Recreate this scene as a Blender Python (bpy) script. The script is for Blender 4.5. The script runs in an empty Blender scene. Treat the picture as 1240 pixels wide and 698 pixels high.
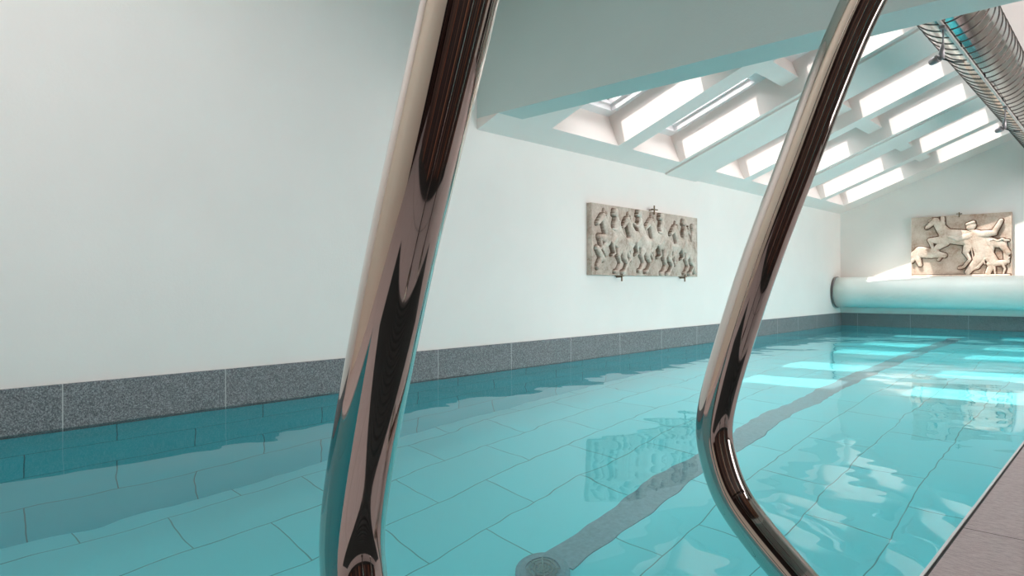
import bpy, bmesh, math, random
import numpy as np
from mathutils import Vector, Matrix
C = bpy.context.scene.collection
sc = bpy.context.scene
random.seed(4)

# ------------------------------------------------------------------ camera, light, exposure
YAW = math.radians(43.49)
HC = 0.535                      # lens above the water
cam_d = bpy.data.cameras.new('camera'); cam = bpy.data.objects.new('camera', cam_d); C.objects.link(cam)
cam_d.sensor_width = 36.0; cam_d.lens = 806.7 / 1240 * 36.0
cam_d.shift_y = -1.64 / 1240; cam_d.clip_start = 0.02
cam.matrix_world = (Matrix.Translation((0, 0, HC)) @ Matrix.Rotation(YAW, 4, 'Z')
                    @ Matrix.Rotation(math.pi / 2, 4, 'X') @ Matrix.Rotation(math.radians(-0.159), 4, 'Z'))
sc.camera = cam
sc.view_settings.view_transform = 'Standard'; sc.view_settings.look = 'None'
sc.view_settings.gamma = 1.0; sc.view_settings.use_curve_mapping = False
sc.view_settings.exposure = 1.7
SKY_L = 2.0        # radiance of the daylight in the skylights
SUN = 1.9
ROOF_FILL_L = 1.75        # radiance of the added fill rooflight over the near end of the pool
DOOR_FILL_L = 1.6        # radiance of the fill light in the added glazed doors on the right
w = bpy.data.worlds.new('World'); sc.world = w; w.use_nodes = True
w.node_tree.nodes['Background'].inputs[0].default_value = (0.93, 0.96, 1.0, 1)
w.node_tree.nodes['Background'].inputs[1].default_value = 1.2
sd = bpy.data.lights.new('sun', 'SUN'); sun = bpy.data.objects.new('sun', sd); C.objects.link(sun)
sd.energy = SUN; sd.angle = math.radians(0.5); sd.color = (1.0, 0.96, 0.90)
sun.rotation_euler = Vector((0.2, 0.45, -1.0)).to_track_quat('-Z', 'Y').to_euler()
sd.cycles.is_caustics_light = True
sc.cycles.max_bounces = 14; sc.cycles.diffuse_bounces = 7; sc.cycles.glossy_bounces = 6
sc.cycles.transmission_bounces = 8; sc.cycles.transparent_max_bounces = 10
sc.cycles.sample_clamp_indirect = 6.0
sc.cycles.caustics_refractive = True; sc.cycles.caustics_reflective = False
sc.cycles.use_denoising = True

# ------------------------------------------------------------------ room measures (z = 0 is the water)
XL = -3.0; FY = 9.67; XE = -0.295; XR = 1.9; BY = -1.8; PY = -1.1; DEEP = -1.28
ZW = 0.975 + HC                 # eave height of the left wall
TH = math.atan(0.385); CT, ST = math.cos(TH), math.sin(TH)
RX = -0.55                      # ridge
S_RIDGE = (RX - XL) / CT
WELLS = [(3.365, 4.13), (4.31, 5.03), (5.62, 6.27), (6.42, 7.20), (7.66, 8.40), (8.54, 9.25)]
SL0, SL1, SU0, SU1 = 0.255, 0.995, 1.37, 2.045
NG = 0.33
def sp(s, y, n): return Vector((XL + s * CT - n * ST, y, ZW + s * ST + n * CT))
N_SLOPE = Vector((-ST, 0, CT))

def area(name, loc, normal, ydir, sx, sy, power, col=(1, 1, 1)):
    d = bpy.data.lights.new(name, 'AREA'); d.shape = 'RECTANGLE'; d.size = sx; d.size_y = sy
    d.energy = power; d.color = col
    o = bpy.data.objects.new(name, d); C.objects.link(o)
    z = -Vector(normal).normalized(); y = Vector(ydir).normalized(); x = y.cross(z)
    m = Matrix((x, y, z)).transposed().to_4x4(); m.translation = loc; o.matrix_world = m
    d.cycles.is_caustics_light = True
    return o
for (y0, y1) in WELLS:
    for (s0, s1) in ((SL0, SL1), (SU0, SU1)):
        a0, a1 = y1 - 0.59, y1 - 0.04
        A = (s1 - s0) * (a1 - a0)
        area('skylight_daylight', sp((s0 + s1) / 2, (a0 + a1) / 2, NG + 0.10), -N_SLOPE, (0, 1, 0), s1 - s0, a1 - a0,
             SKY_L * math.pi * A, (0.97, 0.98, 1.0))

# ------------------------------------------------------------------ material helpers
def lin(c):
    f = lambda v: v / 12.92 if v <= 0.04045 else ((v + 0.055) / 1.055) ** 2.4
    return tuple(f(x / 255) for x in c) + (1,)
class NT:
    def __init__(s, name):
        s.m = bpy.data.materials.new(name); s.m.use_nodes = True; s.t = s.m.node_tree; s.b = s.t.nodes['Principled BSDF']
        s.out = s.t.nodes['Material Output']
    def n(s, ty, **kw):
        x = s.t.nodes.new(ty)
        for k, v in kw.items():
            if k in x.inputs.keys() if isinstance(k, str) else False: x.inputs[k].default_value = v
            else: setattr(x, k, v)
        return x
    def l(s, a, b): s.t.links.new(a, b)
    def coord(s, scale=(1, 1, 1), loc=(0, 0, 0), rot=(0, 0, 0)):
        g = s.n('ShaderNodeNewGeometry'); mp = s.n('ShaderNodeMapping')
        mp.inputs['Scale'].default_value = scale; mp.inputs['Location'].default_value = loc; mp.inputs['Rotation'].default_value = rot
        s.l(g.outputs['Position'], mp.inputs[0]); return mp.outputs[0]
    def noise(s, vec, scale, detail=4, rough=0.55):
        x = s.n('ShaderNodeTexNoise'); x.inputs['Scale'].default_value = scale; x.inputs['Detail'].default_value = detail
        x.inputs['Roughness'].default_value = rough; s.l(vec, x.inputs['Vector']); return x.outputs['Fac']
    def ramp(s, fac, stops):
        r = s.n('ShaderNodeValToRGB'); e = r.color_ramp.elements
        while len(e) < len(stops): e.new(0.5)
        for i, (p, c) in enumerate(stops): e[i].position = p; e[i].color = c
        s.l(fac, r.inputs[0]); return r.outputs[0]
    def bump(s, h, strength, dist=0.01):
        b = s.n('ShaderNodeBump'); b.inputs['Strength'].default_value = strength; b.inputs['Distance'].default_value = dist
        s.l(h, b.inputs['Height']); s.l(b.outputs[0], s.b.inputs['Normal']); return b
def plain(name, col, rough=0.5, metal=0.0, nscale=30, var=0.05, bump=0.0):
    k = NT(name); v = k.coord(); f = k.noise(v, nscale)
    c = lin(col); lo = tuple(x * (1 - var) for x in c[:3]) + (1,); hi = tuple(min(1, x * (1 + var)) for x in c[:3]) + (1,)
    k.l(k.ramp(f, [(0.3, lo), (0.7, hi)]), k.b.inputs['Base Color'])
    k.b.inputs['Roughness'].default_value = rough; k.b.inputs['Metallic'].default_value = metal
    if bump: k.bump(f, bump)
    return k.m
M = {}
def wallmat(name, col):
    k = NT(name); v = k.coord()
    f = k.noise(v, 1.3, 5); g = k.noise(v, 90, 6, 0.7); h = k.noise(k.coord((1, 1, .25)), 9, 4)
    c = lin(col); lo = tuple(x * 0.95 for x in c[:3]) + (1,)
    k.l(k.ramp(f, [(0.3, lo), (0.65, c)]), k.b.inputs['Base Color']); k.b.inputs['Roughness'].default_value = 0.85
    mx = k.n('ShaderNodeMath'); mx.operation = 'ADD'; k.l(g, mx.inputs[0]); k.l(h, mx.inputs[1])
    k.bump(mx.outputs[0], 0.25, 0.004); return k.m
M['wall'] = wallmat('white_plaster', (242, 235, 230))
M['beige'] = wallmat('beige_plaster', (236, 220, 204))
M['beam'] = wallmat('painted_concrete', (206, 216, 212))
M['ceil'] = wallmat('white_ceiling_board', (238, 226, 220))
M['frame'] = plain('white_lacquer', (236, 232, 232), 0.35, 0, 12, 0.02)
def granite(name, axis, base, JW, origin, pitch=0.62, jl=(186, 184, 182)):
    k = NT(name); v = k.coord()
    f = k.noise(v, 210, 3, 0.8); f2 = k.noise(v, 3, 3)
    a, b, c = base
    col = k.ramp(f, [(0.36, lin(a)), (0.5, lin(b)), (0.64, lin(c))])
    sep = k.n('ShaderNodeSeparateXYZ'); k.l(v, sep.inputs[0])
    def mth(op, x, y=None):
        q = k.n('ShaderNodeMath'); q.operation = op
        for i, t in enumerate((x, y)):
            if t is None: continue
            if isinstance(t, (int, float)): q.inputs[i].default_value = t
            else: k.l(t, q.inputs[i])
        return q.outputs[0]
    p = mth('MODULO', mth('ADD', mth('DIVIDE', mth('SUBTRACT', sep.outputs[axis], origin), pitch), 40.0), 1.0)
    near = mth('LESS_THAN', mth('MINIMUM', p, mth('SUBTRACT', 1.0, p)), JW / pitch)
    mx = k.n('ShaderNodeMix'); mx.data_type = 'RGBA'
    k.l(near, mx.inputs[0]); k.l(col, mx.inputs[6]); mx.inputs[7].default_value = lin(jl)
    k.l(mx.outputs[2], k.b.inputs['Base Color']); k.b.inputs['Roughness'].default_value = 0.6
    k.bump(f, 0.2, 0.002); return k.m
GR = ((66, 68, 72), (112, 113, 116), (165, 165, 166))
M['granite_l'] = granite('dark_granite_long', 1, GR, 0.0020, 0.662)
M['granite_f'] = granite('dark_granite_end', 0, GR, 0.0016, -2.783)
def tile(name, rot_axes, col, joint, loc=(0, 0, 0)):
    """running-bond pool tile; rot_axes picks which world axes run along / across the rows"""
    k = NT(name); g = k.n('ShaderNodeNewGeometry'); sep = k.n('ShaderNodeSeparateXYZ'); k.l(g.outputs['Position'], sep.inputs[0])
    cb = k.n('ShaderNodeCombineXYZ')
    for i, ax in enumerate(rot_axes):
        q = k.n('ShaderNodeMath'); q.operation = 'ADD'; k.l(sep.outputs[ax], q.inputs[0]); q.inputs[1].default_value = loc[i] + 61.25 * 2
        k.l(q.outputs[0], cb.inputs[i])
    br = k.n('ShaderNodeTexBrick'); k.l(cb.outputs[0], br.inputs['Vector'])
    br.inputs['Scale'].default_value = 1.0; br.inputs['Brick Width'].default_value = 0.6125; br.inputs['Row Height'].default_value = 0.3125
    br.inputs['Mortar Size'].default_value = 0.0026; br.inputs['Mortar Smooth'].default_value = 0.2; br.offset = 0.5
    c = lin(col)
    br.inputs['Color1'].default_value = c; br.inputs['Color2'].default_value = tuple(x * 0.95 for x in c[:3]) + (1,)
    br.inputs['Mortar'].default_value = lin(joint)
    k.l(br.outputs['Color'], k.b.inputs['Base Color']); k.b.inputs['Roughness'].default_value = 0.6
    return k.m
# rows: x = -2.9 + .3125 k ; joints along y: .69 / 1.29 ... in the first row, half a tile over in the next
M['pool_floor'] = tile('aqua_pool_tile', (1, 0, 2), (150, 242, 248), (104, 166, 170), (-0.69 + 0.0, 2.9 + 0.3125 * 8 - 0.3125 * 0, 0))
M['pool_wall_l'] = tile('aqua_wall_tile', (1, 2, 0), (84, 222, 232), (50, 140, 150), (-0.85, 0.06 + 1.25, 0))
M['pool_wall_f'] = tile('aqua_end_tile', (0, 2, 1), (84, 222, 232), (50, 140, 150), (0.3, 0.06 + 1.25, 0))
def deck():
    k = NT('pinkish_stone_slab'); v = k.coord()
    f = k.noise(k.coord((1, 3.5, 1)), 60, 6, 0.75); g = k.noise(v, 400, 2)
    col = k.ramp(f, [(0.3, lin((158, 140, 140))), (0.5, lin((188, 170, 168))), (0.72, lin((208, 192, 190)))])
    sep = k.n('ShaderNodeSeparateXYZ'); k.l(v, sep.inputs[0])
    def mth(op, x, y):
        q = k.n('ShaderNodeMath'); q.operation = op
        for i, t in enumerate((x, y)):
            if isinstance(t, (int, float)): q.inputs[i].default_value = t
            else: k.l(t, q.inputs[i])
        return q.outputs[0]
    def lines(ax, o, pitch):
        p = mth('MODULO', mth('ADD', mth('DIVIDE', mth('SUBTRACT', sep.outputs[ax], o), pitch), 40.0), 1.0)
        return mth('LESS_THAN', mth('MINIMUM', p, mth('SUBTRACT', 1.0, p)), 0.002 / pitch)
    near = mth('MAXIMUM', lines(1, 1.711, 1.0), lines(0, XE + 0.9, 0.9))
    mx = k.n('ShaderNodeMix'); mx.data_type = 'RGBA'
    k.l(near, mx.inputs[0]); k.l(col, mx.inputs[6]); mx.inputs[7].default_value = lin((105, 90, 90))
    k.l(mx.outputs[2], k.b.inputs['Base Color']); k.b.inputs['Roughness'].default_value = 0.75
    k.bump(mth('ADD', f, g), 0.35, 0.002); return k.m
M['deck'] = deck()
def stone(name, a, b, c, dirt_shade):
    k = NT(name); v = k.coord(); f = k.noise(v, 7, 6, 0.65); g = k.noise(v, 60, 5, 0.7)
    mx = k.n('ShaderNodeMath'); mx.operation = 'MULTIPLY_ADD'; k.l(g, mx.inputs[0]); mx.inputs[1].default_value = 0.5; k.l(f, mx.inputs[2])
    col = k.ramp(mx.outputs[0], [(0.5, lin(a)), (0.72, lin(b)), (0.95, lin(c))])
    at = k.n('ShaderNodeAttribute'); at.attribute_name = 'patina_shade'
    m3 = k.n('ShaderNodeMix'); m3.data_type = 'RGBA'; k.l(at.outputs['Fac'], m3.inputs[0]); k.l(col, m3.inputs[6]); m3.inputs[7].default_value = lin(dirt_shade)
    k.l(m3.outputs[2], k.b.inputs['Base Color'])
    k.b.inputs['Roughness'].default_value = 0.6; k.bump(g, 0.35, 0.004); return k.m
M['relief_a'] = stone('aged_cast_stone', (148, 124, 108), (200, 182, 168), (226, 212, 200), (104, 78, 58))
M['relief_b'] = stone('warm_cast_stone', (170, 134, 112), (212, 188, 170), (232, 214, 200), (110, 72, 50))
M['steel'] = plain('polished_steel', (214, 204, 198), 0.035, 1.0, 4, 0.03)
M['duct'] = plain('galvanised_duct_steel', (226, 218, 214), 0.13, 1.0, 8, 0.08)
M['seam'] = plain('dark_folded_seam', (120, 108, 104), 0.4, 1.0, 20, 0.1)
M['track'] = plain('pale_grey_track', (206, 196, 190), 0.35, 0.3, 20, 0.03)
M['clip'] = plain('bronze_clip', (120, 104, 84), 0.45, 1.0, 20, 0.1)
M['dark'] = plain('dark_rubber', (48, 50, 50), 0.6, 0, 20, 0.1)
M['lampgrey'] = plain('grey_cast_metal', (150, 144, 146), 0.4, 0.6, 20, 0.1)
M['cover'] = plain('milky_cover_slat', (226, 230, 224), 0.35, 0, 3, 0.03)
M['channel'] = plain('grey_channel_stone', (150, 168, 176), 0.6, 0, 60, 0.12)
M['grate'] = plain('grey_drain_plastic', (150, 160, 158), 0.5, 0, 30, 0.06)
M['edge'] = plain('white_edge_strip', (238, 232, 230), 0.4, 0, 30, 0.03)
def wood(name, a, b, c):
    k = NT(name); f = k.noise(k.coord((9, 9, 0.5)), 1.6, 5, 0.7)
    k.l(k.ramp(f, [(0.35, lin(a)), (0.5, lin(b)), (0.68, lin(c))]), k.b.inputs['Base Color'])
    k.b.inputs['Roughness'].default_value = 0.5; return k.m
M['wood'] = wood('dark_brown_timber', (16, 10, 14), (40, 24, 26), (112, 80, 66))
M['oak'] = wood('warm_brown_timber', (70, 38, 24), (140, 84, 56), (188, 138, 108))
def pane():
    k = NT('clear_window_glass'); k.t.nodes.remove(k.b)
    t = k.n('ShaderNodeBsdfTransparent'); g = k.n('ShaderNodeBsdfGlossy'); g.inputs['Roughness'].default_value = 0.0
    fr = k.n('ShaderNodeFresnel'); fr.inputs[0].default_value = 1.45; mx = k.n('ShaderNodeMixShader')
    k.l(fr.outputs[0], mx.inputs[0]); k.l(t.outputs[0], mx.inputs[1]); k.l(g.outputs[0], mx.inputs[2]); k.l(mx.outputs[0], k.out.inputs[0])
    return k.m
M['pane'] = pane()
def opal():
    k = NT('added_rooflight_sheet'); k.t.nodes.remove(k.b)
    t = k.n('ShaderNodeBsdfTranslucent'); t.inputs[0].default_value = (0.3, 0.3, 0.3, 1); d = k.n('ShaderNodeBsdfDiffuse'); d.inputs[0].default_value = (0.8, 0.8, 0.8, 1)
    mx = k.n('ShaderNodeMixShader'); mx.inputs[0].default_value = 0.4
    k.l(d.outputs[0], mx.inputs[1]); k.l(t.outputs[0], mx.inputs[2]); k.l(mx.outputs[0], k.out.inputs[0]); return k.m
M['opal'] = opal()
def water():
    k = NT('pool_water'); k.t.nodes.remove(k.b)
    r = k.n('ShaderNodeBsdfRefraction'); r.inputs['IOR'].default_value = 1.333; r.inputs['Roughness'].default_value = 0.0
    r.inputs['Color'].default_value = (0.77, 0.985, 0.99, 1)
    g = k.n('ShaderNodeBsdfGlossy'); g.inputs['Roughness'].default_value = 0.0
    fr = k.n('ShaderNodeFresnel'); fr.inputs[0].default_value = 1.333; mx = k.n('ShaderNodeMixShader')
    k.l(fr.outputs[0], mx.inputs[0]); k.l(r.outputs[0], mx.inputs[1]); k.l(g.outputs[0], mx.inputs[2]); k.l(mx.outputs[0], k.out.inputs[0])
    return k.m
M['water'] = water()

# ------------------------------------------------------------------ mesh helpers
def link(name, me, mat, parent=None, smooth=False):
    o = bpy.data.objects.new(name, me); C.objects.link(o)
    if mat: me.materials.append(mat)
    if smooth:
        for p in me.polygons: p.use_smooth = True
    if parent: o.parent = parent
    return o
def mesh(name, vs, fs):
    me = bpy.data.meshes.new(name); me.from_pydata([tuple(v) for v in vs], [], fs); me.update(); return me
class MB:
    def __init__(s): s.v = []; s.f = []
    def add(s, vs, fs):
        o = len(s.v); s.v += [Vector(v) for v in vs]; s.f += [tuple(i + o for i in f) for f in fs]; return s
    def hexa(s, c):   # 8 corners: bottom 4 ccw, top 4 ccw
        return s.add(c, [(3, 2, 1, 0), (4, 5, 6, 7), (0, 1, 5, 4), (1, 2, 6, 5), (2, 3, 7, 6), (3, 0, 4, 7)])
    def box(s, x0, x1, y0, y1, z0, z1):
        return s.hexa([(x0, y0, z0), (x1, y0, z0), (x1, y1, z0), (x0, y1, z0), (x0, y0, z1), (x1, y0, z1), (x1, y1, z1), (x0, y1, z1)])
    def sbox(s, s0, s1, y0, y1, n0, n1):
        return s.hexa([sp(s0, y0, n0), sp(s1, y0, n0), sp(s1, y1, n0), sp(s0, y1, n0), sp(s0, y0, n1), sp(s1, y0, n1), sp(s1, y1, n1), sp(s0, y1, n1)])
    def tube(s, pts, r, seg=12, cap=True):
        pts = [Vector(p) for p in pts]; n = len(pts); rs = r if isinstance(r, (list, tuple)) else [r] * n
        up = None; rings = []
        for i, p in enumerate(pts):
            t = (pts[min(i + 1, n - 1)] - pts[max(i - 1, 0)]).normalized()
            if up is None:
                up = t.cross(Vector((0, 0, 1)) if abs(t.z) < 0.9 else Vector((0, 1, 0))).normalized()
            up = (up - t * up.dot(t)).normalized(); w_ = t.cross(up)
            rings.append([p + (up * math.cos(a) + w_ * math.sin(a)) * rs[i] for a in [2 * math.pi * k / seg for k in range(seg)]])
        vs = [v for ring in rings for v in ring]
        fs = [(i * seg + k, i * seg + (k + 1) % seg, (i + 1) * seg + (k + 1) % seg, (i + 1) * seg + k) for i in range(n - 1) for k in range(seg)]
        if cap: fs += [tuple(reversed(range(seg))), tuple(range((n - 1) * seg, n * seg))]
        return s.add(vs, fs)
    def lathe(s, prof, seg=32, M_=None):
        """profile of (r, z) turned about z, then moved by M_"""
        M_ = M_ or Matrix(); vs = []; n = len(prof)
        for r, z in prof:
            vs += [M_ @ Vector((r * math.cos(2 * math.pi * k / seg), r * math.sin(2 * math.pi * k / seg), z)) for k in range(seg)]
        fs = [(i * seg + k, i * seg + (k + 1) % seg, (i + 1) * seg + (k + 1) % seg, (i + 1) * seg + k) for i in range(n - 1) for k in range(seg)]
        fs += [tuple(reversed(range(seg))), tuple(range((n - 1) * seg, n * seg))]
        return s.add(vs, fs)
    def build(s, name, mat, parent=None, bevel=0, smooth=False, origin=None):
        org = Vector(origin) if origin is not None else None
        vs = [v - org for v in s.v] if org is not None else s.v
        me = mesh(name, vs, s.f)
        bm = bmesh.new(); bm.from_mesh(me); bmesh.ops.recalc_face_normals(bm, faces=bm.faces)
        if bevel: bmesh.ops.bevel(bm, geom=bm.edges[:], offset=bevel, segments=2, profile=0.7, affect='EDGES')
        bm.to_mesh(me); bm.free()
        o = link(name, me, M[mat], parent)
        if smooth:
            for p in me.polygons: p.use_smooth = len(p.vertices) == 4
        if org is not None and parent is None: o.location = org
        return o
def root(name, loc, label, cat, group=None):
    o = bpy.data.objects.new(name, None); C.objects.link(o); o.location = loc; o.empty_display_size = 0.1
    o['label'] = label; o['category'] = cat
    if group: o['group'] = group
    return o
def tag(o, label, cat, group=None):
    o['label'] = label; o['category'] = cat
    if group: o['group'] = group
    return o
def struct(o, label=None, cat=None):
    o['kind'] = 'structure'
    if label: o['label'] = label
    if cat: o['category'] = cat
    return o
def local(o, rt):
    """keep a mesh built in world coordinates in place under an Empty"""
    o.data.transform(Matrix.Translation(-rt.location)); return o

# ------------------------------------------------------------------ the room shell
T = 0.25
struct(MB().box(XL - T, XL, BY - T, FY + T, -0.03, 2.75).build('wall_left', 'wall'), 'long white plaster wall on the left above the dark granite band', 'wall')
struct(MB().box(XL, XR + T, FY, FY + T, -0.03, 2.75).build('wall_far', 'wall'), 'white gable wall at the far end behind the rolled pool cover', 'wall')
struct(MB().box(XR, XR + T, BY, 0.6, -0.3, 2.75).box(XR, XR + T, 8.2, FY, -0.3, 2.75).box(XR, XR + T, 0.6, 1.7, -0.3, 2.75).box(XR, XR + T, 2.75, 3.6, -0.3, 2.75).box(XR, XR + T, 5.6, 6.2, -0.3, 2.75).box(XR, XR + T, 1.7, 8.2, 2.1, 2.75).box(XR, XR + T, 1.7, 8.2, -0.3, 0.012).build('wall_right', 'wall'), 'white wall beyond the deck, right of the camera', 'wall')
struct(MB().box(XL, XR, BY - T, BY, -0.3, 2.75).build('wall_back', 'beige'), 'white wall behind the camera', 'wall')
# timber panelling right and behind the camera
tp = MB(); y = BY + 0.05
while y < 0.0:
    tp.box(XR - 0.03, XR, y + 0.004, y + 0.136, 0.02, 2.5); y += 0.14
x = 0.35
while x < XR - 0.2:
    tp.box(x + 0.004, x + 0.136, BY, BY + 0.03, 0.02, 2.5); x += 0.14
struct(tp.build('trim_1', 'wood'), 'dark timber panelling behind the camera', 'panelling')
tp = MB()
while y < 1.55:
    tp.box(XR - 0.03, XR, y + 0.004, y + 0.136, 0.02, 2.5); y += 0.14
struct(tp.build('trim_40', 'oak'), 'warm brown timber panelling beside the deck', 'panelling')
# near ceiling and the downstand wall across the pool
struct(MB().box(XL, XR, BY, -1.1, 2.6, 2.75).box(XL, XR, 0.7, 2.85, 2.6, 2.75).box(XL, -2.3, -1.1, 0.7, 2.6, 2.75).box(-0.5, XR, -1.1, 0.7, 2.6, 2.75).build('ceiling', 'beam'), 'flat ceiling over the near end of the pool', 'ceiling')
bmn = MB()
DX, DZ, DR = -0.692, 1.398 + HC, 0.16
ZB = 1.046 + HC
seg = 48     # downstand with a round hole for the duct
bmn.box(XL, DX - 0.3, 2.85, 3.065, ZB, 2.75).box(DX + 0.3, XR, 2.85, 3.065, ZB, 2.75)
bmn.box(DX - 0.3, DX + 0.3, 2.85, 3.065, DZ + 0.3, 2.75).box(DX - 0.3, DX + 0.3, 2.85, 3.065, ZB, DZ - 0.3)
rr = DR + 0.012
for q in range(seg):
    a0, a1 = 2 * math.pi * q / seg, 2 * math.pi * (q + 1) / seg
    def edge(a):
        c, s_ = math.cos(a), math.sin(a); m_ = 0.3 / max(abs(c), abs(s_)); return (DX + c * m_, DZ + s_ * m_)
    o0, o1 = edge(a0), edge(a1); i0 = (DX + rr * math.cos(a0), DZ + rr * math.sin(a0)); i1 = (DX + rr * math.cos(a1), DZ + rr * math.sin(a1))
    vs = [(p[0], yy, p[1]) for yy in (2.85, 3.065) for p in (i0, o0, o1, i1)]
    bmn.add(vs, [(0, 1, 2, 3), (7, 6, 5, 4), (0, 3, 7, 4), (1, 5, 6, 2)])
struct(bmn.build('trim_2', 'beam'), 'deep white concrete downstand beam crossing over the pool', 'beam')
# sloped roof: eave strip, rafters, purlins, slab with openings
NT_ = 0.42
roof = MB()
roof.sbox(-0.05, 0.1875, 3.065, FY, 0, NT_)
roof.sbox(-0.05, 0.22, 2.852, 3.065, 0, 0.2)
roof.sbox(2.35, S_RIDGE, 3.065, FY, 0, NT_)
struct(roof.build('ceiling', 'ceil'), 'white sloping ceiling strip along the eave and ridge', 'ceiling')
edges = [3.065] + [v for wv in WELLS for v in wv] + [FY]
RT = ['first', 'second', 'third', 'fourth', 'fifth', 'sixth', 'seventh']
for i in range(0, len(edges), 2):
    y0, y1 = edges[i], edges[i + 1]
    r_ = MB().sbox(0.1875, 2.35, y0, y1, 0, NT_)
    if i in (4, 8): r_.sbox(0.004, 2.35, y0 + 0.05, y1 - 0.004, -0.016, 0.0)
    struct(r_.build('trim_%d' % (3 + i // 2), 'ceil'), 'white rafter between the roof wells, %s from the concrete beam' % RT[i // 2], 'rafter')
pn = 10; wn = 1
for i, (y0, y1) in enumerate(WELLS):
    struct(MB().sbox(1.149, 1.278, y0, y1, 0.117, 0.247).build('trim_%d' % pn, 'ceil'), 'white cross piece between lower and upper skylight, %s bay' % RT[i], 'purlin'); pn += 1
    a0, a1 = y1 - 0.59, y1 - 0.04
    sl = MB()
    sl.sbox(0.1875, 2.35, y0, a0, 0.247, NT_).sbox(0.1875, 2.35, a1, y1, 0.247, NT_)
    sl.sbox(0.1875, SL0, a0, a1, 0.247, NT_).sbox(SL1, SU0, a0, a1, 0.247, NT_).sbox(SU1, 2.35, a0, a1, 0.247, NT_)
    struct(sl.build('trim_%d' % pn, 'frame'), 'white lining board around the skylights, %s bay' % RT[i], 'lining'); pn += 1
    for (s0, s1, nm) in ((SL0, SL1, 'lower'), (SU0, SU1, 'upper')):
        t_ = 0.012
        fr = MB().sbox(s0, s1, a0, a0 + t_, 0.30, 0.36).sbox(s0, s1, a1 - t_, a1, 0.30, 0.36).sbox(s0, s0 + t_, a0 + t_, a1 - t_, 0.30, 0.36).sbox(s1 - t_, s1, a0 + t_, a1 - t_, 0.30, 0.36)
        f_ = struct(fr.build('window_%d' % wn, 'frame'), '%s-row skylight in the %s roof bay from the concrete beam' % (nm, RT[i]), 'skylight')
        MB().sbox(s0 + t_, s1 - t_, a0 + t_, a1 - t_, 0.33, 0.336).build('pane', 'pane', f_)
        wn += 1
# right-hand slope
rs = MB()
zr = ZW + (RX - XL) * 0.385
zr2 = 2.2
rs.hexa([(RX, 3.065, zr), (XR, 3.065, zr2), (XR, FY, zr2), (RX, FY, zr), (RX, 3.065, zr + .3), (XR, 3.065, zr2 + .3), (XR, FY, zr2 + .3), (RX, FY, zr + .3)])
struct(rs.build('ceiling', 'ceil'), 'white sloping ceiling right of the ridge', 'ceiling')
# unseen glazed doors added in the right-hand wall to brighten the room
for i, (y0, y1) in enumerate(((1.7, 2.75), (3.6, 5.6), (6.2, 8.2))):
    wf = MB(); xa, xb = XR + 0.08, XR + 0.14; ym = (y0 + y1) / 2
    for (p, q) in ((y0, y0 + 0.07), (ym - 0.05, ym + 0.05), (y1 - 0.07, y1)): wf.box(xa, xb, p, q, 0.012, 2.1)
    for (p, q) in ((y0 + 0.07, ym - 0.05), (ym + 0.05, y1 - 0.07)): wf.box(xa + .001, xb - .001, p, q, 0.012, 0.11).box(xa + .001, xb - .001, p, q, 2.02, 2.1)
    wfo = struct(wf.build('door_%d' % (i + 1), 'wood'), 'unseen timber framed glazed door added for fill light in the right wall, %s from the camera' % RT[i], 'door')
    MB().box(XR + 0.105, XR + 0.113, y0 + 0.06, y1 - 0.06, 0.1, 2.03).build('pane', 'pane', wfo)
    area('door_fill', (XR + 0.2, ym, 1.06), (-1, 0, 0), (0, 0, 1), y1 - y0, 2.05, (0.55 if i == 0 else 1.0) * DOOR_FILL_L * math.pi * (y1 - y0) * 2.05, (1.0, 0.96, 0.93))

rl = MB()  # unseen rooflight added as fill over the near end of the pool
for (a, b, c, d) in ((-2.3, -2.24, -1.1, 0.7), (-0.56, -0.5, -1.1, 0.7), (-2.24, -0.56, -1.1, -1.04), (-2.24, -0.56, 0.64, 0.7)): rl.box(a, b, c, d, 2.64, 2.72)
rlo = struct(rl.build('window_13', 'frame'), 'unseen flat rooflight added for fill light in the ceiling over the near end of the pool', 'rooflight')
MB().box(-2.25, -0.55, -1.05, 0.65, 2.68, 2.69).build('pane', 'opal', rlo)
area('rooflight_fill', (-1.4, -0.2, 2.672), (0, 0, -1), (0, 1, 0), 1.7, 1.7, ROOF_FILL_L * math.pi * 2.89, (0.98, 0.98, 1.0))

# pool shell
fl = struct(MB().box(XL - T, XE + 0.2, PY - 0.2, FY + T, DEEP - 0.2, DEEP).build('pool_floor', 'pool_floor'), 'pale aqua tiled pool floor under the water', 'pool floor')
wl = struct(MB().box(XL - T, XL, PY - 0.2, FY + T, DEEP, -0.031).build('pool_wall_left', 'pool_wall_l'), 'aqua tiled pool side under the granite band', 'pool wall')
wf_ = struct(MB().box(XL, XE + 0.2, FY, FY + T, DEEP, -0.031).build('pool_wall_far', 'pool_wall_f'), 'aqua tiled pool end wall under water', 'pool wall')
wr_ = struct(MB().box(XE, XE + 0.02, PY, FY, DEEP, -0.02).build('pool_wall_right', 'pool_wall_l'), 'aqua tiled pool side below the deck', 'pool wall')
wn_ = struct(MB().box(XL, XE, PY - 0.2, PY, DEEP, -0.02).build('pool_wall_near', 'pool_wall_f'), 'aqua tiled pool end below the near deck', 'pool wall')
struct(MB().box(XE + 0.012, XR, BY, FY, -0.25, 0.012).box(XL, XE + 0.012, BY, PY - 0.012, -0.25, 0.012).build('floor', 'deck'), 'pinkish grey stone deck along the right edge of the pool', 'floor')
ed = struct(MB().box(XE, XE + 0.005, PY, FY, -0.02, 0.011).build('trim_30', 'edge'), 'thin white edging strip between the water and the deck', 'edging')
struct(MB().box(XE + 0.005, XE + 0.012, PY, FY, -0.02, 0.008).build('trim_31', 'dark'), 'thin dark joint along the deck edge', 'joint')
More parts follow.
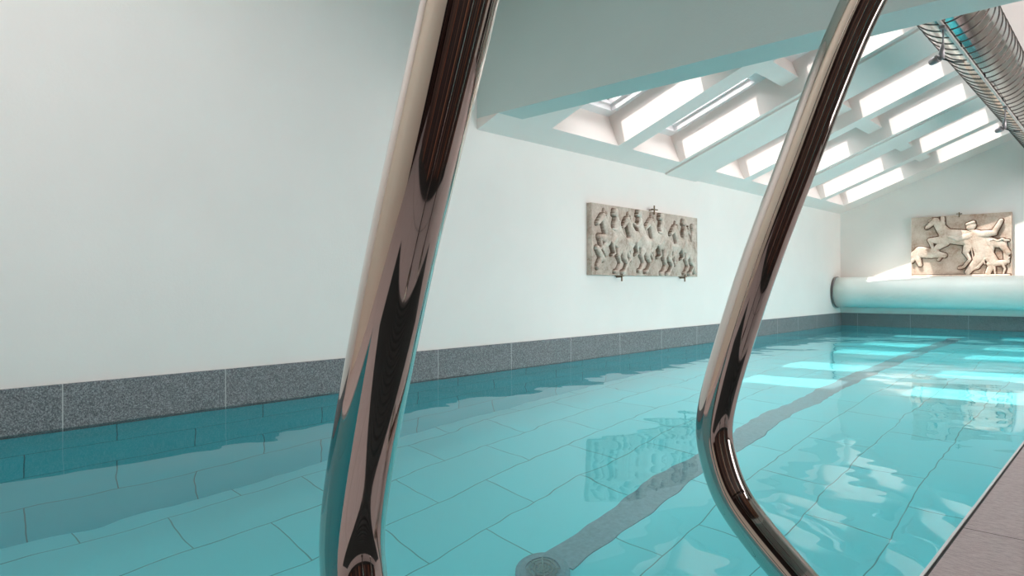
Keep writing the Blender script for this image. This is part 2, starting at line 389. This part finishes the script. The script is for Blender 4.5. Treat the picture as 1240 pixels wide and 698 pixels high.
# granite bands
struct(MB().box(XL, XL + 0.012, PY - 0.2, FY, -0.06, 0.168).build('baseboard_left', 'granite_l'), 'dark speckled granite band along the foot of the long wall', 'baseboard')
struct(MB().box(XL + 0.012, XR, FY - 0.012, FY, -0.06, 0.168).build('baseboard_far', 'granite_f'), 'dark speckled granite band along the far wall', 'baseboard')
# floor channel
ch = struct(MB().box(-1.68, -1.54, 1.95, FY - 0.3, DEEP, DEEP + 0.006).build('trim_32', 'channel'), 'straight grey channel strip along the pool floor', 'channel')

# water with its small ripples
def water_mesh():
    x0, x1, y0, y1 = XL + 0.006, XE + 0.003, PY, FY - 0.006
    nx, ny = 170, 680
    rnd = random.Random(11)
    X, Y = np.meshgrid(np.linspace(x0, x1, nx + 1), np.linspace(y0, y1, ny + 1))
    Z = np.zeros_like(X)
    for i in range(34):
        short = i >= 26
        lam = rnd.uniform(0.075, 0.13) if short else 0.16 * (1.0 + 4.2 * rnd.random() ** 1.3)
        a = rnd.uniform(-math.pi, math.pi)
        slope = 0.0013 if short else 0.0026 * (lam / 0.4) ** 0.25
        kk = 2 * math.pi / lam
        Z += slope / kk * np.sin(kk * math.cos(a) * X + kk * math.sin(a) * Y + rnd.uniform(0, 6.28))
    Z *= np.minimum(1.0, np.minimum((X - x0) / 0.08 + 0.3, (x1 - X) / 0.08 + 0.3))
    vs = np.stack([X, Y, Z], -1).reshape(-1, 3).tolist()
    fs = [(j * (nx + 1) + i, j * (nx + 1) + i + 1, (j + 1) * (nx + 1) + i + 1, (j + 1) * (nx + 1) + i) for j in range(ny) for i in range(nx)]
    return mesh('water', vs, fs)
wat = link('pool_water', water_mesh(), M['water'], None, True)
wat['kind'] = 'stuff'; tag(wat, 'clear turquoise rippled pool water between granite wall and deck', 'water')
wat.cycles.is_caustics_caster = True
for o in (fl, wl, wf_, wr_, wn_, ch): o.cycles.is_caustics_receiver = True

# round floor drain
dr = root('floor_drain', (-1.61, 1.86, DEEP), 'round grey drain with slotted grate on the pool floor', 'drain')
for nm, mb in (('drain_body', MB().lathe([(0.10, 0), (0.10, 0.02), (0.085, 0.028), (0.065, 0.028), (0.065, 0.02)], 40)),):
    o = mb.build(nm, 'channel', dr, smooth=False); o.cycles.is_caustics_receiver = True
g_ = MB()
for r_ in (0.018, 0.034, 0.05): g_.tube([(r_ * math.cos(a), r_ * math.sin(a), 0.03) for a in [2 * math.pi * q / 32 for q in range(33)]], 0.004, 6, False)
for q in range(8):
    a = q * math.pi / 4; g_.tube([(0, 0, 0.031), (0.062 * math.cos(a), 0.062 * math.sin(a), 0.031)], 0.003, 6)
o = g_.build('grate', 'grate', dr); o.cycles.is_caustics_receiver = True

# ------------------------------------------------------------------ polished grab rails on the deck edge
def spline(P, sub=14):
    P = [Vector(p) for p in P]; out = []
    for i in range(len(P) - 1):
        p0 = P[max(i - 1, 0)]; p1 = P[i]; p2 = P[i + 1]; p3 = P[min(i + 2, len(P) - 1)]
        for q in range(sub):
            t = q / sub
            out.append(0.5 * ((2 * p1) + (p2 - p0) * t + (2 * p0 - 5 * p1 + 4 * p2 - p3) * t * t + (3 * p1 - p0 - 3 * p2 + p3) * t ** 3))
    out.append(P[-1]); return out
def smooth_path(P, it=30):
    P = P[:]
    for _ in range(it):
        P = [P[0]] + [P[i] * 0.5 + (P[i - 1] + P[i + 1]) * 0.25 for i in range(1, len(P) - 1)] + [P[-1]]
    return P
RAILP = [(-0.02, -0.545), (-0.075, -0.51), (-0.15, -0.443), (-0.215, -0.383), (-0.280, -0.324), (-0.318, -0.290), (-0.354, -0.250), (-0.372, -0.204), (-0.376, -0.154),
         (-0.346, -0.052), (-0.313, 0.044), (-0.277, 0.135), (-0.244, 0.220), (-0.209, 0.298), (-0.155, 0.375), (-0.07, 0.425), (0.05, 0.43), (0.2, 0.40), (0.34, 0.34), (0.43, 0.25), (0.46, 0.12), (0.46, -0.1), (0.46, -0.545)]
def grab_rail(y, dx, label):
    rt = root('pool_grab_rail', (-0.02 + dx, y, 0.012), label, 'grab rail', 'polished grab rails at the pool edge')
    pts = [Vector((x + dx, y, z + HC)) for x, z in RAILP]
    path = smooth_path(spline(pts, 12), 24)
    o = MB().tube(path, 0.0215, 64).build('rail_tube', 'steel', rt, smooth=True); local(o, rt)
    for p in (path[0], path[-1]):
        f = MB().lathe([(0.05, 0.012), (0.05, 0.018), (0.046, 0.024), (0.026, 0.026), (0.026, 0.02)], 40, Matrix.Translation((p.x, p.y, 0))).build('floor_flange', 'steel', rt)
        local(f, rt)
    return rt
grab_rail(0.25, -0.009, 'nearer of the two polished steel grab rails, left in view')
grab_rail(0.75, 0.0, 'farther polished steel grab rail, nearer the deck in view')

# unseen low cabinet added on the deck to put dark streaks in the rails
cb = root('reflection_cabinet', (0.95, 0.15, 0.012), 'unseen low dark timber cabinet with pale posts, added on the deck to streak the grab rail reflections', 'cabinet')
MB().box(-0.28, 0.30, -1.35, 1.15, 0.06, 0.84).build('body', 'wood', cb, bevel=0.004)
MB().box(-0.33, 0.33, -1.38, 1.18, 0.842, 0.87).build('top', 'wood', cb, bevel=0.004)
MB().box(-0.25, 0.28, -1.32, 1.12, 0.0, 0.058).build('plinth', 'dark', cb)
for q in range(4):
    y0 = -1.31 + q * 0.61
    d_ = MB().box(-0.302, -0.282, y0, y0 + 0.54, 0.08, 0.82).build('door', 'wood', cb, bevel=0.003)
    MB().tube([(-0.304, y0 + 0.48, 0.5), (-0.325, y0 + 0.48, 0.5), (-0.325, y0 + 0.48, 0.62), (-0.304, y0 + 0.48, 0.62)], 0.005, 8).build('handle', 'steel', d_)
    MB().box(-0.31, -0.282, y0 + 0.548, y0 + 0.60, 0.07, 0.83).build('post', 'oak', cb, bevel=0.003)

# unseen ribbed mat added between the rail feet to darken their reflections
rm = MB().box(0.045, 0.395, -0.7, 1.25, 0.013, 0.019)
for q in range(17):
    xx = 0.052 + q * 0.02
    rm.box(xx, xx + 0.012, -0.69, 1.24, 0.0191, 0.025)
mo = rm.build('reflection_mat', 'dark', origin=(0.22, 0.275, 0.013))
tag(mo, 'unseen dark ribbed rubber mat added between the feet of the grab rails to darken their reflections', 'mat')

# ------------------------------------------------------------------ carved reliefs
def horse(x, y, s, rear=0.0, d=1.0):
    """capsules (x0,y0,r0,x1,y1,r1,height); horse faces -x, s = body length unit, feet near y"""
    L = []
    def c(ax, ay, ar, bx, by, br, h): L.append((x + d * ax * s, y + ay * s, ar * s, x + d * bx * s, y + by * s, br * s, h))
    r = rear
    c(0.28, 0.64, .165, -0.20, 0.68 + r * .2, .155, 1.0)                      # trunk
    c(0.33, 0.60, .17, 0.26, 0.62, .18, 1.0)                                # rump
    c(-0.22, 0.72 + r * .2, .13, -0.40, 0.98 + r * .25, .075, 1.0)          # neck
    c(-0.28, 0.86 + r * .2, .05, -0.28, 1.08 + r * .25, .04, .85)           # mane
    c(-0.41, 1.02 + r * .25, .068, -0.58, 0.87 + r * .25, .038, 1.05)       # head
    c(-0.36, 1.10 + r * .25, .02, -0.34, 1.17 + r * .25, .012, .8)          # ear
    c(0.34, 0.56, .13, 0.36, 0.34, .07, .95); c(0.36, 0.34, .055, 0.48, 0.2, .035, .9); c(0.48, .2, .035, 0.36, .03, .03, .9); c(.36, .03, .035, .29, .01, .04, .9)
    c(0.22, 0.54, .12, 0.14, 0.36, .06, .8); c(0.14, 0.36, .05, 0.22, 0.2, .032, .75); c(0.22, .2, .032, 0.10, .04, .03, .75); c(.1, .04, .03, .03, .02, .035, .75)
    c(-0.26, 0.58 + r * .2, .10, -0.52, 0.56 + r * .35, .055, 1.0); c(-0.52, .56 + r * .35, .045, -0.46, .36 + r * .35, .03, .95); c(-.46, .36 + r * .35, .03, -.54, .30 + r * .35, .035, .95)
    c(-0.24, 0.54 + r * .2, .09, -0.42, 0.40 + r * .2, .05, .8); c(-0.42, .40 + r * .2, .04, -0.30, .24 + r * .2, .028, .75); c(-.3, .24 + r * .2, .028, -.36, .16 + r * .2, .032, .75)
    c(0.48, 0.66, .05, 0.60, 0.52, .06, .8); c(0.60, .52, .06, 0.60, .26, .03, .75)
    return L
def rider(x, y, s, d=1.0, arm=0):
    L = []
    def c(ax, ay, ar, bx, by, br, h): L.append((x + d * ax * s, y + ay * s, ar * s, x + d * bx * s, y + by * s, br * s, h))
    c(0.02, 0.78, .10, 0.0, 1.02, .115, 1.15); c(0, 1.04, .12, 0.0, 1.12, .08, 1.15)
    c(-0.02, 1.16, .045, -0.03, 1.22, .045, 1.1); c(-0.04, 1.27, .078, -0.035, 1.30, .08, 1.3); c(-0.11, 1.25, .03, -0.10, 1.24, .03, 1.25)
    c(0.0, 0.76, .075, -0.17, 0.62, .055, 1.3); c(-0.17, .62, .046, -0.08, .38, .028, 1.3); c(-.08, .38, .028, -.17, .34, .022, 1.3)
    if arm == 0: c(0.05, 1.08, .05, 0.02, .90, .042, 1.4); c(.02, .9, .04, -.18, .92, .03, 1.4)
    elif arm == 1: c(0.05, 1.08, .05, 0.20, 1.0, .042, 1.4); c(.20, 1.0, .04, .16, 1.2, .03, 1.3)
    else: c(-0.03, 1.08, .05, -0.16, .98, .042, 1.4); c(-.16, .98, .04, -.30, 1.06, .03, 1.3)
    c(0.10, 1.02, .05, 0.2, .80, .08, .8); c(0.2, .8, .03, .24, .66, .07, .7)
    return L
def relief(name, W, H, TH_, caps, depth, mat, step, rnd):
    nx, ny = int(W / step), int(H / step)
    hh = [[0.0] * (ny + 1) for _ in range(nx + 1)]
    dxs, dys = W / nx, H / ny
    for (ax, ay, ar, bx, by, br, h) in caps:
        h = 0.8 + (h - 0.8) * 0.65
        R = max(ar, br)
        i0 = max(1, int((min(ax, bx) - R) / dxs)); i1 = min(nx - 1, int((max(ax, bx) + R) / dxs) + 1)
        j0 = max(1, int((min(ay, by) - R) / dys)); j1 = min(ny - 1, int((max(ay, by) + R) / dys) + 1)
        ux, uy = bx - ax, by - ay; LL = ux * ux + uy * uy + 1e-9
        for i in range(i0, i1 + 1):
            px = i * dxs
            for j in range(j0, j1 + 1):
                py = j * dys
                t = max(0, min(1, ((px - ax) * ux + (py - ay) * uy) / LL)); r = ar + (br - ar) * t
                dd = math.hypot(px - ax - ux * t, py - ay - uy * t)
                if r <= dd < r + 0.008 and hh[i][j] <= 0: hh[i][j] = -0.010
                if dd < r:
                    q = (1 - (dd / r) ** 2) ** 0.5
                    v = depth * h * (0.55 + 0.45 * q) * min(1.0, 0.5 + r / 0.035)
                    if v > hh[i][j]: hh[i][j] = v
                    elif q < 0.5 and hh[i][j] > v and hh[i][j] - v < depth * 0.25: hh[i][j] -= depth * 0.10 * (0.5 - q)
    rr_ = random.Random(rnd)
    ph = [(rr_.uniform(8, 30), rr_.uniform(8, 30), rr_.uniform(0, 6)) for _ in range(5)]
    vs = []; fs = []
    for i in range(nx + 1):
        for j in range(ny + 1):
            px, py = i * dxs, j * dys
            z = hh[i][j] + sum(math.sin(a * px + b * py + c_) for a, b, c_ in ph) * 0.0009
            e = min(i, nx - i, j, ny - j)
            if e < 2: z = 0.003 * e
            vs.append((px, py, TH_ + z))
    for i in range(nx):
        for j in range(ny):
            a = i * (ny + 1) + j; fs.append((a, a + ny + 1, a + ny + 2, a + 1))
    n0 = len(vs)
    ring = [i * (ny + 1) for i in range(nx + 1)] + [nx * (ny + 1) + j for j in range(1, ny + 1)] + [i * (ny + 1) + ny for i in range(nx - 1, -1, -1)] + [j for j in range(ny - 1, 0, -1)]
    for v in ring: vs.append((vs[v][0], vs[v][1], 0.0))
    m_ = len(ring)
    for q in range(m_): fs.append((ring[(q + 1) % m_], ring[q], n0 + q, n0 + (q + 1) % m_))
    fs.append(tuple(n0 + q for q in reversed(range(m_))))
    me = mesh(name, vs, fs)
    for p in me.polygons: p.use_smooth = len(p.vertices) == 4
    pat = me.attributes.new('patina_shade', 'FLOAT', 'POINT')      # brown dirt lines along the carved outlines, also deepening their soft crevice shade
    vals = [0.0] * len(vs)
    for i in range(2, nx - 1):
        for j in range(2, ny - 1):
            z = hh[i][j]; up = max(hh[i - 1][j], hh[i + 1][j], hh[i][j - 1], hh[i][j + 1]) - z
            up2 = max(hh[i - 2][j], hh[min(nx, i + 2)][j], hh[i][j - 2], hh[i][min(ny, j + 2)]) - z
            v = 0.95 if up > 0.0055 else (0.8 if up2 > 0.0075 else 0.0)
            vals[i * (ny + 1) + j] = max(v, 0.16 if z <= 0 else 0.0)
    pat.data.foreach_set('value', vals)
    return me
# panel on the long wall: local x -> +Y, local y -> Z, local z -> +X
caps = []
S1 = 0.40
for (hx, hy, ss, rr1, arm) in ((1.32, .02, .92, .25, 1), (.94, .015, .98, .35, 0), (.60, .03, .95, .2, 2), (.27, .02, .93, .45, 0)):
    caps += horse(hx, hy, S1 * ss, rr1)
    caps += rider(hx + .02, hy + .015, S1 * ss * .93, 1, arm)
for (hx, hy, ss, rr1) in ((1.32, .02, .92, .25), (.94, .015, .98, .35), (.60, .03, .95, .2), (.27, .02, .93, .45)):
    k_ = S1 * ss
    for q in range(6):      # mane strands and saddle folds
        t = q / 5
        caps.append((hx - (.24 + .15 * t) * k_, hy + (.84 + .24 * t + rr1 * .22) * k_, .006, hx - (.17 + .15 * t) * k_, hy + (.82 + .25 * t + rr1 * .22) * k_, .004, 1.35))
    for q in range(4):
        caps.append((hx + (.02 + .06 * q) * k_, hy + .84 * k_, .005, hx + (.08 + .07 * q) * k_, hy + (.60 + .02 * q) * k_, .007, 1.45))
caps += [(1.5, .42, .03, 1.5, .44, .032, 1.1), (1.5, .25, .04, 1.5, .38, .045, .9), (1.5, .22, .035, 1.53, .05, .025, .8), (.05, .2, .02, .12, .12, .025, .8), (.10, .13, .02, .06, .06, .02, .7)]
RM = Matrix(((0, 0, 1, 0), (1, 0, 0, 0), (0, 1, 0, 0), (0, 0, 0, 1)))
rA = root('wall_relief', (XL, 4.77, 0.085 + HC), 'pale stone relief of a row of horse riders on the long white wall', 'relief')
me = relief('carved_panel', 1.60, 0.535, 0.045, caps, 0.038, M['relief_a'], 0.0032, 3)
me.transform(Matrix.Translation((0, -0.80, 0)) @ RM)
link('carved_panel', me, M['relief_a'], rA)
mb = MB().tube([(0.05, 0.06, 0.51), (0.05, 0.06, 0.585)], 0.006, 8).tube([(0.0, 0.06, 0.552), (0.052, 0.06, 0.552)], 0.005, 8).tube([(0.05, 0.02, 0.553), (0.05, 0.11, 0.553)], 0.005, 8)
mb.build('top_clip', 'clip', rA)
for yy in (-0.42, 0.56):
    MB().tube([(0.0, yy, -0.012), (0.055, yy, -0.012), (0.058, yy, 0.03)], 0.005, 8).tube([(0.052, yy, -0.045), (0.052, yy, 0.0)], 0.006, 8).box(0.0, 0.06, yy - 0.02, yy + 0.02, -0.006, 0.0).build('bottom_clip', 'clip', rA)
# panel on the far wall: local x -> +X, local y -> Z, local z -> -Y
caps = horse(.50, .10, .56, .25) + [
    (.63, .60, .045, .64, .62, .048, 1.2), (.64, .55, .03, .66, .50, .05, 1.0), (.68, .48, .085, .74, .33, .075, 1.25), (.70, .50, .05, .86, .52, .035, 1.3), (.86, .52, .032, .93, .66, .022, 1.2),
    (.64, .50, .045, .50, .46, .035, 1.3), (.50, .46, .03, .40, .50, .022, 1.2), (.76, .32, .07, .70, .20, .05, 1.2), (.70, .20, .045, .60, .06, .03, 1.1), (.78, .30, .065, .86, .18, .045, 1.1), (.86, .18, .04, .80, .05, .028, 1.0),
    (.78, .42, .07, .93, .38, .04, .8), (.93, .38, .035, .99, .28, .03, .8), (.96, .4, .02, .98, .18, .03, .6),
    (.82, .155, .035, .95, .165, .035, 1.1), (.83, .17, .022, .79, .22, .018, 1.1), (.79, .22, .022, .755, .205, .012, 1.1), (.83, .14, .014, .82, .04, .01, 1.0), (.86, .14, .014, .87, .04, .01, 1.0), (.94, .15, .018, .965, .09, .012, 1.0), (.965, .09, .012, .95, .04, .01, 1.0), (.98, .18, .008, 1.01, .23, .006, .9),
    (.02, .27, .05, .10, .32, .06, 1.0), (.10, .32, .07, .22, .30, .06, 1.0), (.20, .30, .055, .36, .27, .03, 1.0), (.06, .29, .04, .10, .16, .025, 1.0), (.03, .24, .03, .01, .2, .02, .9),
    (.02, .015, .018, 1.0, .015, .018, .9)]
rf = random.Random(5)
for q in range(9):
    t = q / 8
    caps += [(.62 + .10 * t, .47 - .02 * t, .006, .66 + .18 * t, .20 + .05 * math.sin(q), .009, 1.42)]
for q in range(7):
    caps += [(.20 + .025 * q, .70 - .018 * q, .011, .235 + .025 * q, .735 - .022 * q, .006, 1.25)]
for q in range(6):
    a_ = q * 0.5; caps += [(.83 + .028 * q, .43 + .012 * math.sin(q * 2), .016, .858 + .028 * q, .43 + .012 * math.sin(q * 2 + 2), .012, 1.1)]
caps += [(.655, .615, .012, .665, .60, .01, 1.45), (.60, .635, .02, .66, .655, .022, 1.35), (.615, .60, .008, .612, .59, .006, 1.35)]
RM2 = Matrix(((1, 0, 0, 0), (0, 0, -1, 0), (0, 1, 0, 0), (0, 0, 0, 1)))
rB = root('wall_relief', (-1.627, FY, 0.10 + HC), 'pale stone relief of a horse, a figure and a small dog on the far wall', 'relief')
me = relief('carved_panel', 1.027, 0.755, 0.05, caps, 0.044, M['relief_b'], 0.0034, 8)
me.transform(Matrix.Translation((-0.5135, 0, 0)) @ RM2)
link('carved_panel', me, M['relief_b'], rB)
MB().tube([(0.0, -0.06, 0.73), (0.0, -0.06, 0.79)], 0.006, 8).tube([(0.0, -0.062, 0.772), (0.0, 0, 0.772)], 0.005, 8).tube([(-0.03, -0.06, 0.77), (0.03, -0.06, 0.77)], 0.005, 8).build('top_clip', 'clip', rB)
for xx in (-0.3, 0.05, 0.35):
    MB().tube([(xx, 0, -0.008), (xx, -0.055, -0.008), (xx, -0.058, 0.02)], 0.005, 8).build('bottom_clip', 'clip', rB)

# ------------------------------------------------------------------ rolled pool cover at the far wall
RR, RYc, RZc = 0.195, 9.45, -0.085 + HC
pc = root('pool_cover_roller', ((XL + XR) / 2, RYc, RZc), 'long white rolled pool cover lying across the far wall', 'pool cover')
roll = MB(); prof = []
xs0, xs1 = XL + 0.035, XR - 0.035
nseg = 96
def roll_r(a, x):
    q = (a / (2 * math.pi)) % 1.0
    r = RR + 0.006 * q
    if -2.66 < x < -1.70:    # small creases pressed in the outer sheet
        wv = math.sin(x * 95) * math.sin(x * 61 + a * 14) * math.sin(a * 38 + x * 23)
        m_ = min(1, (x + 2.66) / .08, (-1.70 - x) / .08) * max(0, 1 - ((a - math.pi * 1.13) / 0.30) ** 2)
        r += 0.008 * wv * max(0, m_)
    return r
xs = [xs0, xs0 + 0.2] + [-2.70 + 0.0125 * i for i in range(84)] + [xs1 - 1.2, xs1]
vs = []
for x in xs:
    for q in range(nseg):
        a = 2 * math.pi * q / nseg; r = roll_r(a, x)
        vs.append((x - pc.location.x, r * math.cos(a), r * math.sin(a)))
fs = [(i * nseg + q, i * nseg + (q + 1) % nseg, (i + 1) * nseg + (q + 1) % nseg, (i + 1) * nseg + q) for i in range(len(xs) - 1) for q in range(nseg)]
fs += [tuple(reversed(range(nseg))), tuple(range((len(xs) - 1) * nseg, len(xs) * nseg))]
MB().add(vs, fs).build('rolled_sheet', 'cover', pc, smooth=True)
for xe, s_ in ((xs0, -1), (xs1, 1)):
    Mx = Matrix.Translation((xe - pc.location.x, 0, 0)) @ Matrix.Rotation(s_ * math.pi / 2, 4, 'Y')
    MB().lathe([(0.03, 0.0), (RR + 0.012, 0.002), (RR + 0.012, 0.012), (0.04, 0.014), (0.04, 0.034)], 64, Mx).build('end_disc', 'lampgrey', pc)

# ------------------------------------------------------------------ spiral duct with its track and lamps
y0d, y1d = 2.90, FY - 0.002
vd = root('ventilation_duct', (DX, 3.1, DZ), 'round galvanised spiral duct running below the ridge', 'duct')
vs = []; seg = 72
ring = []
mb = MB().tube([(DX, y0d + (y1d - y0d) * i / 40, DZ) for i in range(41)], DR, seg, True)
local(mb.build('duct_tube', 'duct', vd, smooth=True), vd)
hp = []; pitch = 0.115; turns = int((y1d - y0d - 0.02) / pitch)
for i in range(turns * 48):
    a = 2 * math.pi * i / 48; hp.append((DX + (DR + 0.001) * math.cos(a), y0d + 0.01 + pitch * i / 48, DZ + (DR + 0.001) * math.sin(a)))
local(MB().tube(hp, 0.003, 6, True).build('spiral_seam', 'seam', vd, smooth=True), vd)
tx, tz = -0.685, 1.233 + HC
tb = local(MB().box(tx - 0.007, tx + 0.007, 3.07, FY - 0.01, tz - 0.014, tz - 0.002).build('light_track', 'track', vd, bevel=0.002), vd)
for q in range(9):
    yy = 3.35 + q * 0.7
    local(MB().box(tx - 0.012, tx + 0.012, yy, yy + 0.02, tz - 0.009, tz + 0.008).build('track_clip', 'dark', tb), vd)
def spot(y, label):
    rt = root('track_spotlight', (tx, y, tz - 0.014), label, 'spotlight', 'spotlights on the duct track')
    MB().box(-0.012, 0.012, -0.03, 0.03, -0.014, 0).build('adapter', 'lampgrey', rt, bevel=0.002)
    MB().tube([(0, 0, -0.01), (0, 0.0, -0.09)], 0.0045, 10).build('stem', 'lampgrey', rt, smooth=True)
    MB().tube([(0, 0, -0.075), (-0.004, 0, -0.10), (-0.008, 0, -0.15)], [0.005, 0.011, 0.015], 16).build('bracket', 'lampgrey', rt, smooth=True)
    Mx = Matrix.Translation((-0.03, -0.02, -0.155)) @ Matrix.Rotation(math.radians(72), 4, 'Y') @ Matrix.Rotation(math.radians(20), 4, 'X') @ Matrix.Scale(0.6, 4)
    MB().lathe([(0.012, -0.045), (0.024, -0.035), (0.030, 0.0), (0.031, 0.034), (0.027, 0.036), (0.024, 0.02)], 28, Mx).build('lamp_head', 'lampgrey', rt, smooth=True)
    MB().lathe([(0.006, 0.024), (0.024, 0.026), (0.024, 0.030), (0.006, 0.032)], 28, Mx).build('lens', 'dark', rt)
    MB().tube([(0.0, 0.0, -0.15), (0.035, 0.03, -0.165), (0.075, 0.05, -0.17)], 0.004, 8).build('aiming_arm', 'dark', rt, smooth=True)
    return rt
spot(3.68, 'small grey spotlight on the duct track, nearer the concrete beam')
spot(5.62, 'small grey spotlight on the duct track, farther from the concrete beam')
